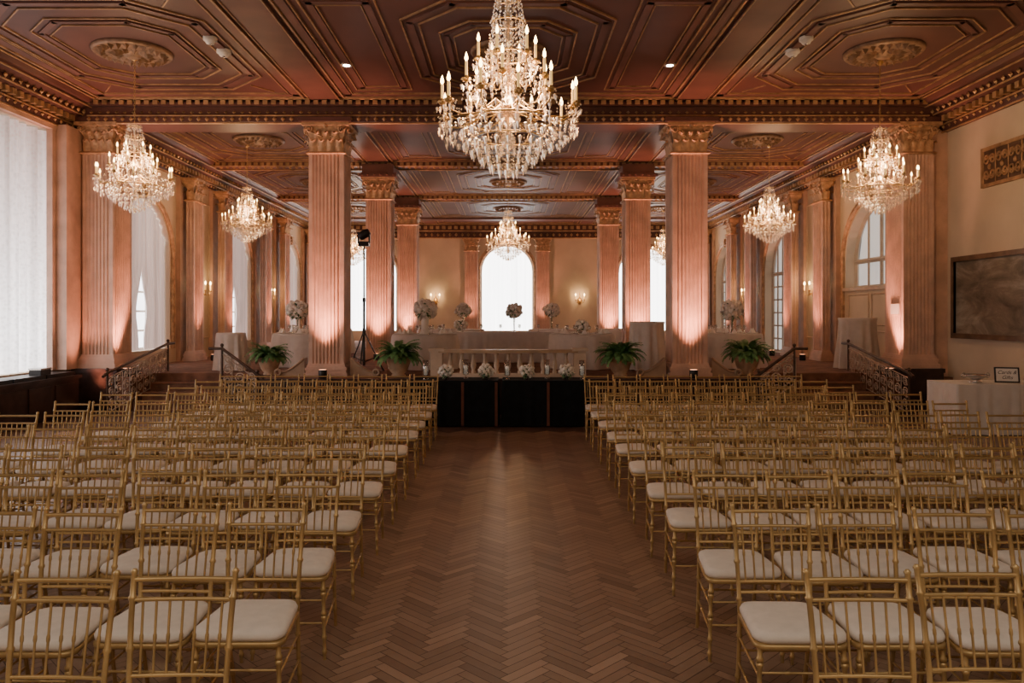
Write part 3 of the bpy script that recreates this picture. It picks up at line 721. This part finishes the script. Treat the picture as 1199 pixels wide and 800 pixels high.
def draped(name,label,x,y,z,hx,hy,H,m,group=None,amp=.018):
    t=thing(name,label,'table',(x,y,z),0,group)
    b=MB(); rect_cloth(b,hx,hy,H,amp=amp); b.build('tablecloth',m,t)
    b=MB(); b.box(-hx+.02,hx-.02,-hy+.02,hy-.02,H-.04,H-.01); b.build('tabletop',m_brn,t)
    for u in(-1,1):
        for v in(-1,1): b=MB(); b.lathe([(.02,0),(.02,H-.04)],6,(u*(hx-.1),v*(hy-.1),0)); b.build('leg',m_black,t)
    return t
TAL=12.95; TH=.76
for sx,lb in((-1,'left'),(1,'right')):
    t=draped('altar_table','black draped table, %s half of the pair at the aisle end'%lb,sx*.745-.13,TAL,0,.71,.36,TH,m_blk,amp=.012)
    for xx in ((.13,.68) if sx<0 else (.04,)):
        b=MB(); b.box(xx-.022,xx+.022,-.405,-.385,.02,TH*.97); b.build('runner',m_brn,t)
def bouquet(mb_b,mb_l,c,r,n,br):
    for k in range(n):
        z=1-2*(k+.5)/n; a=k*2.399; rr=math.sqrt(1-z*z); q_=random.uniform(.85,1.18)
        p=(c[0]+r*q_*rr*cos(a),c[1]+r*q_*rr*sin(a),c[2]+r*q_*z*.8); mb_b.sph(p,br*random.uniform(.8,1.2),7,5,jit=.18)
    for k in range(n*2):
        a=random.uniform(0,2*PI); e=random.uniform(-1.1,1.0); d=Vector((cos(a)*cos(e),sin(a)*cos(e),sin(e)*.8)); q=Vector(c)+d*r*.9; tp=Vector(c)+d*(r*1.0+br*random.uniform(1.2,2.2))-Vector((0,0,br*.5)); sd=d.cross(Vector((0,0,1))).normalized()*br*.4
        mb_l.add([q-sd*.4,(q+tp)/2-sd,tp,(q+tp)/2+sd],[(0,1,2,3)])
def flower_vase(name,label,x,y,z,vh,vr,br,n,glass=True,group=None,pink=False,tall=False):
    t=thing(name,label,'flowers',(x,y,z),0,group)
    v=MB()
    if tall: v.lathe([(vr*1.4,0),(vr*1.4,.015),(vr*.4,.04),(vr*.35,vh*.3),(vr*.6,vh*.7),(vr*1.2,vh),(vr*1.1,vh)],14)
    else: v.lathe([(vr*.8,0),(vr,.01),(vr,vh*.8),(vr*1.08,vh),(vr*.98,vh-.002),(vr*.92,vh*.8),(vr*.9,.02),(0,.015)],14)
    v.build('vase',m_glass if glass else m_paper,t)
    for k in range(5): s=MB(); a=k*1.25; s.tube([(vr*.4*cos(a),vr*.4*sin(a),.02),(vr*.3*cos(a+2),vr*.3*sin(a+2),vh)],.004,4); s.build('stem',m_leaf2,t)
    b=MB();l=MB(); bouquet(b,l,(0,0,vh+br*.6),br,n,br*.31); l.sph((0,0,vh+br*.6),br*.75,10,6); b.build('blooms',m_pink if pink else m_bloom,t); l.build('leaves',m_leaf2,t); return t
for i,px in enumerate((523,569,617,663)):
    flower_vase('flower_vase','low white flower posy in a glass on the black table, %s from the left'%ORD[i],(px-595)*TAL/900,TAL-.15,TH,.085,.06,.105,28,group='white posies on the black tables')
def hurricane(label,x,y,z,h=.3,r=.06,group=None):
    t=thing('candle_glass',label,'candle holder',(x,y,z),0,group)
    b=MB(); b.lathe([(r*.9,0),(r*.9,.01),(r*.3,.03),(r*.3,.05),(r,.07),(r,h),(r*.96,h),(r*.95,.075),(0,.07)],14); b.build('glass_chimney',m_glass,t)
    b=MB(); b.lathe([(r*.6,.075),(r*.6,.075+h*.45),(0,.075+h*.45)],10); b.build('candle',m_wax,t); return t
for i,px in enumerate((499,545,594,641,681)):
    hurricane('tall glass candle holder with white candle on black table, %s from the left'%ORD[i],(px-595)*TAL/900,TAL+(.1 if i%2 else -.08),TH,.32,.05,'candle glasses on the black tables')
# ------------------------------------------------------------------ balustrade & scrolls
t=thing('balustrade','low curved stone balustrade with tan top rail behind the black tables','balustrade',(0,14.65,ST))
def arc(x): return -.12*(1-(x/1.32)**2)
N=16
for zz,hw,hh in((.50,.14,.06),(.04,.10,.08)):
    vs=[]
    for i in range(N+1):
        x=-1.32+2.64*i/N; y=arc(x); vs+=[(x,y-hw,zz-hh/2),(x,y-hw,zz+hh/2),(x,y+hw,zz+hh/2),(x,y+hw,zz-hh/2)]
    o=MB(); o.add(vs,[(i*4+k,i*4+(k+1)%4,(i+1)*4+(k+1)%4,(i+1)*4+k) for i in range(N) for k in range(4)]+[(0,1,2,3),(N*4,N*4+3,N*4+2,N*4+1)])
    o.build('top_rail' if zz>.3 else 'bottom_rail',m_rail if zz>.3 else m_cream,t)
for s in(-1,1):
    b=MB(); b.box(s*1.36-.11,s*1.36+.11,-.13,.13,0,.50); b.box(s*1.36-.15,s*1.36+.15,-.16,.16,.50,.55); b.build('post',m_cream,t)
for k in range(11):
    x=-1.1+k*.22; b=MB(); b.lathe([(.04,.08),(.045,.11),(.03,.14),(.055,.22),(.05,.28),(.025,.38),(.035,.43),(.045,.475)],9,(x,arc(x),0)); b.build('baluster',m_cream,t)
for sx in(-1,1):
    for sd in(-1,1):
        cx=sx*XC+sd*.44
        b=MB(); prof=[]
        for k in range(11):
            u=k/10; prof.append((u*.50,.30*(1-u)**1.6+.06+.05*max(0,(u-.75)/.25)))
        w=.12; vs=[]; y0=14.75
        for u,h in prof: vs+=[(cx+sd*u,y0,ST),(cx+sd*u,y0,ST+h),(cx+sd*u,y0+2*w,ST+h),(cx+sd*u,y0+2*w,ST)]
        n=len(prof); b.add(vs,[(i*4+k,i*4+(k+1)%4,(i+1)*4+(k+1)%4,(i+1)*4+k) for i in range(n-1) for k in range(4)]+[(0,1,2,3),(n*4-4,n*4-1,n*4-2,n*4-3)])
        b.tube([(cx+sd*u,y0,ST+h) for u,h in prof],.022,6)
        b.torus((cx+sd*.50,y0-.02,ST+.085),.055,.022,'y',12,6)
        tag(b.build('scroll_parapet',m_scroll),'low tan scrolled stone parapet, %s side of the nearest %s column'%('inner' if sd*sx<0 else 'outer',nm[sx]),'parapet')
# ------------------------------------------------------------------ stair rails
def rail(label,p0,p1,h=.82):
    t=thing('stair_railing',label,'railing',p0); p0=Vector((0,0,0)); p1=Vector(p1)-Vector(t.location)
    L=MB(); H=Vector((0,0,h)); d=(p1-p0)
    e=d.normalized(); L.tube([p0+H-Vector((e.x,e.y,0))*.15-Vector((0,0,.06)),p0+H,p1+H,p1+H+Vector((e.x,e.y,0))*.3],.028,8); L.build('handrail',m_iron,t)
    for p in(p0,p1):
        b=MB(); b.tube([p,p+Vector((0,0,h+.03))],.022,6); b.sph(p+Vector((0,0,h+.06)),.035); b.build('post',m_iron,t)
    b=MB(); k=0; n=max(3,int(d.length/.26))
    b.tube([p0+Vector((0,0,.08)),p1+Vector((0,0,.08))],.012,5); b.tube([p0+Vector((0,0,h-.1)),p1+Vector((0,0,h-.1))],.012,5)
    perp=Vector((e.x,e.y,0)).normalized()
    for k in range(n):
        u=(k+.5)/n; c=p0+d*u
        for zz,rr,sg in((.22,.085,1),(.42,.10,-1),(.60,.08,1)):
            pts=[]
            for q in range(18):
                a=q/17*3.4*PI; r=rr*(1-.75*q/17); pts.append(c+perp*sg*r*cos(a)+Vector((0,0,zz+r*sin(a))))
            b.tube(pts,.012,4)
        b.tube([c+perp*d.length/n*.5+Vector((0,0,.08)),c+perp*d.length/n*.5+Vector((0,0,h-.1))],.010,4)
        for q in range(6): b.octa(c+Vector((0,0,.12+q*.11))+perp*(.06 if q%2 else -.06),.025,.03)
    b.build('scrollwork',m_lace,t); return t
for sx in(-1,1):
    rail('scrolled iron stair railing by the %s wall'%nm[sx],(sx*7.17,13.75,0),(sx*7.17,16.2,.43),.80)
    rail('short scrolled iron railing between the steps and the %s fern'%nm[sx],(sx*4.6,14.10,.02),(sx*5.25,14.10,.5),.72)
# ------------------------------------------------------------------ ferns
def fern(label,x,y,z,sc=1,seed=1):
    random.seed(seed); t=thing('potted_fern',label,'plant',(x,y,z),0,'ferns in clay planters along the raised floor'); t.scale=(sc,)*3
    b=MB(); b.lathe([(.13,0),(.15,.02),(.12,.05),(.19,.14),(.24,.28),(.245,.33),(.27,.34),(.27,.40),(.23,.40),(.22,.34)],18); 
    b.build('pot',m_terra,t); g=MB(); g.lathe([(0,.35),(.22,.35)],14); g.build('soil',m_marb,t)
    f=MB()
    for k in range(130):
        a=random.uniform(0,2*PI); L=random.uniform(.34,.58); el=random.uniform(.45,1.5); pts=[]
        p=Vector((.07*cos(a),.07*sin(a),.38)); n=15; dz=el
        for i in range(n+1):
            pts.append(p.copy()); p=p+Vector((cos(a)*cos(dz),sin(a)*cos(dz),sin(dz)))*L/n; dz-=.085+.035*(1-el/1.5)+.004*i
        f.tube(pts,.003,3)
        for i in range(1,n):
            d=(pts[i+1]-pts[i]).normalized(); sd=Vector((-sin(a),cos(a),0)); w=.062*sin(PI*(i+1.5)/(n+2))+.008
            for s in(-1,1):
                for o_ in (0,.5):
                    q=pts[i]+(pts[i+1]-pts[i])*o_; w2=w*random.uniform(.8,1.15); e=q+sd*s*w2+d*.018-Vector((0,0,random.uniform(0,.02))); f.add([q-d*.007,q+sd*s*w2*.5-d*.010,e,q+sd*s*w2*.5+d*.012,q+d*.007],[(0,1,2,3,4)])
    f.build('fronds',m_leaf,t)
fern('bushy green fern in a clay planter, beside the left steps',-4.72,15.2,ST,.86,1)
fern('bushy green fern in a clay planter, left of the balustrade',-2.12,14.85,ST,.96,2)
fern('bushy green fern in a clay planter, right of the balustrade',2.16,14.85,ST,.95,3)
fern('bushy green fern in a clay planter, beside the right steps',4.72,15.2,ST,.98,4)
# ------------------------------------------------------------------ reception tables
def round_table(label,x,y,R_,H,group,seedv=0):
    t=thing('draped_table',label,'table',(x,y,ST),0,group); b=MB(); n=72; vs=[]
    lv=[(0,1),(.6,1),(.97,1),(1,.99),(1.02,.93),(1.05,.6),(1.08,.3),(1.1,.01)]
    for j,(rr,t_) in enumerate(lv):
        for k in range(n):
            a=2*PI*k/n; f=0 if t_>.95 else (1-t_)*.055*(sin(a*11+seedv)+.5*sin(a*17+seedv*2)); r=R_*rr*(1 if H<.9 else (1 if t_>.95 else .9+.1*abs(t_-.6)))+f; vs.append((r*cos(a),r*sin(a),H*t_))
    b.add(vs,[(j*n+k,j*n+(k+1)%n,(j+1)*n+(k+1)%n,(j+1)*n+k) for j in range(len(lv)-1) for k in range(n)],True); b.build('tablecloth',m_white,t)
    b=MB(); b.lathe([(R_*.95,H-.03),(R_*.95,H-.008)],24); b.build('tabletop',m_brn,t); b=MB(); b.lathe([(.25,0),(.25,.03),(.04,.06),(.04,H-.03)],12); b.build('pedestal',m_black,t); return t
RT=[(-4.70,17.9,.75,.76,'round linen draped banquet table left of the nearest left column'),
 (-1.85,17.1,.72,.76,'round linen draped banquet table just left behind the balustrade'),
 (1.65,17.2,.72,.76,'round linen draped banquet table just right behind the balustrade'),
 (-1.5,22.6,.8,.76,'round linen draped banquet table farther back, left of centre'),
 (1.4,22.6,.8,.76,'round linen draped banquet table farther back, right of centre'),
 (5.0,17.6,.78,.76,'round linen draped banquet table right of the nearest right column'),
 (3.0,16.6,.38,1.04,'tall draped cocktail table beside the nearest right column'),
 (7.68,16.9,.40,1.12,'tall draped cocktail table behind the right stair railing'),
 (-5.95,16.5,.30,.80,'small draped table behind the left steps'),
 (3.5,23.2,.75,.76,'round linen draped banquet table behind the nearest right column'),
 (-5.6,23.5,.8,.76,'round linen draped banquet table at the back left'),
 (5.9,23.5,.8,.76,'round linen draped banquet table at the back right')]
for i,(x,y,r,h,lb) in enumerate(RT): round_table(lb,x,y,r,h,'draped reception tables',i*1.3)
draped('head_table','long linen draped head table behind the balustrade',.05,19.3,ST,1.95,.42,.76,m_white)
zt=ST+.76
flower_vase('tall_centerpiece','pink and white flower ball on glass stand, left of nearest left column',-4.85,17.7,zt,.42,.06,.20,50,pink=True,tall=True,group='tall flower centrepieces')
flower_vase('tall_centerpiece','flower ball in a tall white vase, left of the balustrade',-1.85,17.1,zt,.42,.085,.21,50,glass=False,pink=True,group='tall flower centrepieces')
flower_vase('tall_centerpiece','flower ball on glass stand just left of the central window',-1.33,22.6,zt,.45,.06,.19,40,pink=True,tall=True,group='tall flower centrepieces')
flower_vase('tall_centerpiece','dark flower bowl on thin stand before the central window',.15,19.3,zt+.003,.42,.05,.17,40,pink=True,tall=True,group='tall flower centrepieces')
flower_vase('tall_centerpiece','flower ball on glass stand just right of the central window',1.28,22.6,zt,.45,.06,.19,40,pink=True,tall=True,group='tall flower centrepieces')
flower_vase('tall_centerpiece','pink and white flower ball right of the nearest right column',5.1,17.5,zt,.42,.06,.21,50,pink=True,tall=True,group='tall flower centrepieces')
flower_vase('low_centerpiece','low pale flower posy on the table right behind the balustrade',1.65,17.2,zt,.10,.08,.13,26,pink=False)
flower_vase('low_centerpiece','low pale flower posy on the long head table, left end',-1.2,19.45,zt+.003,.10,.08,.13,26,pink=False)
def wineglass():
    t=thing('wine_glass','x','glass'); b=MB(); b.lathe([(.035,0),(.033,.004),(.005,.012),(.005,.085)],10); b.build('stem',m_glass,t)
    b=MB(); b.lathe([(.005,.085),(.03,.105),(.038,.14),(.032,.19),(.030,.19),(.036,.14),(.028,.108)],10); b.build('bowl',m_glass,t); return t
wg=wineglass(); index(wg); fw=True
gl=[]
WH=((RT[1],'on the round table left behind the balustrade'),(RT[2],'on the round table right behind the balustrade'),(RT[5],'on the round table by the nearest right column'),(RT[0],'on the round table by the nearest left column'))
for (x,y,r,h,lb),wh in WH:
    for k in range(8): a=2*PI*(k+.5)/8; gl.append((x+r*.5*cos(a),y+r*.5*sin(a),'clear stemmed wine glass '+wh,'wine glasses '+wh))
for k in range(8): gl.append((-1.6+k*.47,19.05,'clear stemmed wine glass along the long head table','wine glasses on the head table'))
for x,y,lb,gr in gl:
    if fw: wg.location=(x,y,zt+.001); wg['label']=lb; wg['group']=gr; fw=False
    else: dup(wg,(x,y,zt+.001),0,lb,group=gr)
def plate():
    t=thing('dinner_plate','x','plate'); b=MB(); b.lathe([(0,.004),(.08,.003),(.09,.01),(.13,.018),(.132,.015),(.08,0)],18); b.build('dish',m_paper,t); n=MB(); n.add([(-.05,-.06,.012),(.05,-.06,.012),(.05,.06,.012),(-.05,.06,.012),(0,0,.13)],[(0,3,2,1),(0,1,4),(1,2,4),(2,3,4),(3,0,4)]); n.build('napkin',m_paper,t); return t
pl=plate(); index(pl); fp=True
for (x,y,r,h,lb),wh in WH:
    for k in range(8):
        a=2*PI*k/8; loc=(x+r*.78*cos(a),y+r*.78*sin(a),zt+.003); L_='white plate with folded napkin '+wh
        if fp: pl.location=loc; pl['label']=L_; pl['group']='plates '+wh; fp=False
        else: dup(pl,loc,a,L_,group='plates '+wh)
# ------------------------------------------------------------------ light stand
t=thing('light_stand','black tripod stand with a moving stage light on top','light stand',(-3.02,16.1,ST))
b=MB(); b.tube([(0,0,.12),(0,0,1.5),(0,0,1.5),(0,0,2.62)],[.025,.025,.018,.018],8); b.build('pole',m_black,t)
for k in range(3):
    a=2*PI*k/3+.5; b=MB(); b.tube([(0,0,.85),(.25*cos(a),.25*sin(a),.35),(.42*cos(a),.42*sin(a),.02)],.014,6); b.tube([(0,0,.2),(.28*cos(a),.28*sin(a),.3)],.009,5); b.sph((.42*cos(a),.42*sin(a),.02),.022); b.build('leg',m_black,t)
for z0,z1 in((.8,.9),(1.46,1.54)): b=MB(); b.lathe([(.035,z0),(.035,z1)],8); b.build('collar',m_black,t)
b=MB(); b.box(-.11,.11,-.09,.09,2.62,2.70); b.build('light_base',m_black,t)
b=MB(); b.box(-.13,-.10,-.04,.04,2.70,2.92); b.box(.10,.13,-.04,.04,2.70,2.92); b.box(-.13,.13,-.04,.04,2.69,2.72); b.build('yoke',m_black,t)
b=MB(); b.lathe([(.06,-.12),(.09,-.08),(.095,.05),(.07,.12),(.06,.13)],12,T=Matrix.Translation((0,0,2.87))@Matrix.Rotation(R(60),4,'Y')); b.build('lamp_head',m_black,t)
# ------------------------------------------------------------------ gift table, bowl, sign
t=draped('gift_table','white draped gift table by the right wall under the painting',7.60,12.1,0,.78,.42,.78,m_white)
for k in t.children:
    if k.name.startswith('tablecloth'): k.data.materials[0]=mat('gift_linen',(.80,.78,.74),.85,0,.05,8,.1)
t=thing('silver_bowl','shallow silver bowl on the white gift table','bowl',(7.30,12.0,.785))
b=MB(); b.lathe([(.09,0),(.09,.01),(.03,.03),(.10,.06),(.17,.11),(.18,.125),(.165,.115),(.09,.07),(0,.05)],22); b.build('bowl_body',m_silver,t)
for s in(-1,1): b=MB(); b.torus((s*.185,0,.11),.035,.008,'y',12,5); b.build('handle',m_silver,t)
t=thing('framed_sign','small framed sign reading Cards and Gifts on the gift table','sign',(7.76,11.95,.785),R(-18)); 
T=Matrix.Rotation(R(-12),4,'X')
b=MB(); 
for a in((-.17,.17,0,.02),(-.17,.17,.22,.24),): b.box(a[0],a[1],-.012,.012,a[2],a[3],T)
for a in((-.17,-.15),(.15,.17)): b.box(a[0],a[1],-.012,.012,.02,.22,T)
b.box(-.02,.02,.0,.10,0,.01); b.build('frame',m_black,t)
b=MB(); b.box(-.15,.15,-.004,.004,.02,.22,T); b.build('card',m_paper,t)
def text(s,size,loc,parent,m,shear=.35,rot=(PI/2,0,0),name='lettering'):
    c=bpy.data.curves.new('txt','FONT'); c.body=s; c.size=size; c.shear=shear; c.align_x='CENTER'; c.extrude=.0008
    o=bpy.data.objects.new('txt',c); C.objects.link(o); dg=bpy.context.evaluated_depsgraph_get(); me=bpy.data.meshes.new_from_object(o.evaluated_get(dg)); bpy.data.objects.remove(o)
    me.materials.clear(); me.materials.append(m); o=bpy.data.objects.new(name,me); C.objects.link(o); o.parent=parent; o.location=loc; o.rotation_euler=rot; return o
for s_,zz in(('Cards &',.135),('Gifts',.055)):
    p=T@Vector((0,-.006,zz)); text(s_,.078,p,t,m_black,rot=(PI/2-R(12),0,0))
# painting
pm=bpy.data.materials.new('oil_painting'); pm.use_nodes=True; N=pm.node_tree.nodes; L=pm.node_tree.links
tc=N.new('ShaderNodeTexCoord'); mp=N.new('ShaderNodeMapping'); mp.inputs['Scale'].default_value=(1,.7,1.6); no=N.new('ShaderNodeTexNoise'); no.inputs['Scale'].default_value=1.6; no.inputs['Detail'].default_value=9; no.inputs['Roughness'].default_value=.65; no.inputs['Distortion'].default_value=.6
r=N.new('ShaderNodeValToRGB'); e=r.color_ramp.elements; e[0].position=.3; e[0].color=(.07,.055,.04,1); e[1].position=.72; e[1].color=(.46,.42,.35,1); x_=e.new(.5); x_.color=(.2,.17,.13,1)
L.new(tc.outputs['Object'],mp.inputs[0]); L.new(mp.outputs[0],no.inputs['Vector']); L.new(no.outputs['Fac'],r.inputs[0]); L.new(r.outputs[0],N['Principled BSDF'].inputs['Base Color']); N['Principled BSDF'].inputs['Roughness'].default_value=.5
t=thing('wall_painting','large dark landscape painting in a brown frame on right wall','painting',(XW-.05,13.05,1.47))
hw=1.38; b=MB(); b.box(0,.02,-hw,hw,.02,1.36); b.build('canvas',pm,t)
b=MB()
for w,x0,x1,e0 in((.09,-.045,.04,0),(.04,-.06,.0,.03)):
    b.box(x0,x1,-hw-w+e0,hw+w-e0,-w+e0+.02,.02+e0*.2); b.box(x0,x1,-hw-w+e0,hw+w-e0,1.36,1.36+w-e0); b.box(x0,x1,-hw-w+e0,-hw+.01,.02,1.36); b.box(x0,x1,hw-.01,hw+w-e0,.02,1.36)
b.build('frame',mat('walnut_frame',(.16,.095,.055),.4,0,.3,6),t)
# vent grille
t=thing('vent_grille','ornate gilt scrollwork vent grille high on the right wall','vent',(XW-.03,12.75,4.12))
b=MB(); b.box(0,.02,-.85,.85,.0,.62); b.build('backing',mat('grille_back',(.11,.06,.037),.6,0,.3,6),t)
b=MB()
b.box(-.03,.02,-.9,.9,-.04,.02); b.box(-.03,.02,-.9,.9,.6,.66); b.box(-.03,.02,-.9,-.85,0,.62); b.box(-.03,.02,.85,.9,0,.62); b.build('frame',m_gold2,t)
b=MB()
for k in range(5):
    c=Vector((-.01,-.68+k*.34,.31))
    for sy in(-1,1):
        for sz in(-1,1):
            pts=[]
            for q in range(16):
                a=q/15*3*PI; rr=.10*(1-.7*q/15); pts.append(c+Vector((0,sy*(.08-rr*cos(a)*.8),sz*(.13+rr*sin(a)*.9))))
            b.tube(pts,.018,5)
    b.sph(c,.05,8,5,(.4,1,1)); b.tube([c+Vector((0,.17,-.28)),c+Vector((0,.17,.28))],.014,4)
b.build('scrollwork',m_gold2,t)
b=MB(); b.box(-.008,.004,-.16,.16,-.10,.10); o=b.build('notice_card',m_paper); o.location=(7.532,14.96,1.95); tag(o,'small white notice on the right wall column','notice')
# ceiling fixtures
m_dl=mat('downlight_glow',(1,1,1),.5,0,0,5,es=12,ec=(1,.95,.85))
def downlight(x,y,lb):
    t=thing('ceiling_downlight',lb,'ceiling light',(x,y,HC-.02)); b=MB(); b.lathe([(.05,0),(.09,-.01),(.095,.0),(.095,.015)],16); b.build('rim',m_white,t); b=MB(); b.lathe([(0,-.004),(.055,-.004)],14); b.build('lens',m_dl,t)
downlight(-2.65,12.6,'small lit downlight in the ceiling left of the big chandelier'); downlight(2.65,12.6,'small lit downlight in the ceiling right of the big chandelier')
for sx in(-1,1):
    for q,(yy,rr) in enumerate(((11.35,.10),(11.9,.11))):
        t=thing('smoke_detector','white round ceiling sensor above the %s block, %s'%(nm[sx],'nearer' if q==0 else 'farther'),'smoke detector',(sx*4.4,yy,HC-.06)); b=MB(); b.lathe([(0,-.05),(rr*.6,-.045),(rr*.8,-.01),(rr,0),(rr,.05)],16); b.build('housing',m_paper,t); b=MB(); b.lathe([(.0,-.062),(.03,-.06),(.03,-.045)],10); b.build('sensor',m_silver,t)
# ------------------------------------------------------------------ unseen fill light added behind the camera
light('AREA','rear_fill_light',(0,-.6,5.6),210,(1,.88,.76),shape='RECTANGLE',size=10,size_y=3)
w=bpy.data.worlds.new('world'); SC.world=w; w.use_nodes=True; w.node_tree.nodes['Background'].inputs[0].default_value=(.8,.85,1,1); w.node_tree.nodes['Background'].inputs[1].default_value=.3
# camera
cd=bpy.data.cameras.new('cam'); cam=bpy.data.objects.new('camera',cd); C.objects.link(cam); cam.location=(0,0,1.85); cam.rotation_euler=(PI/2,0,0)
cd.sensor_width=36; cd.lens=900/1199*36; cd.shift_x=4.5/1199; cd.shift_y=-32/1199; cd.clip_end=100
SC.camera=cam
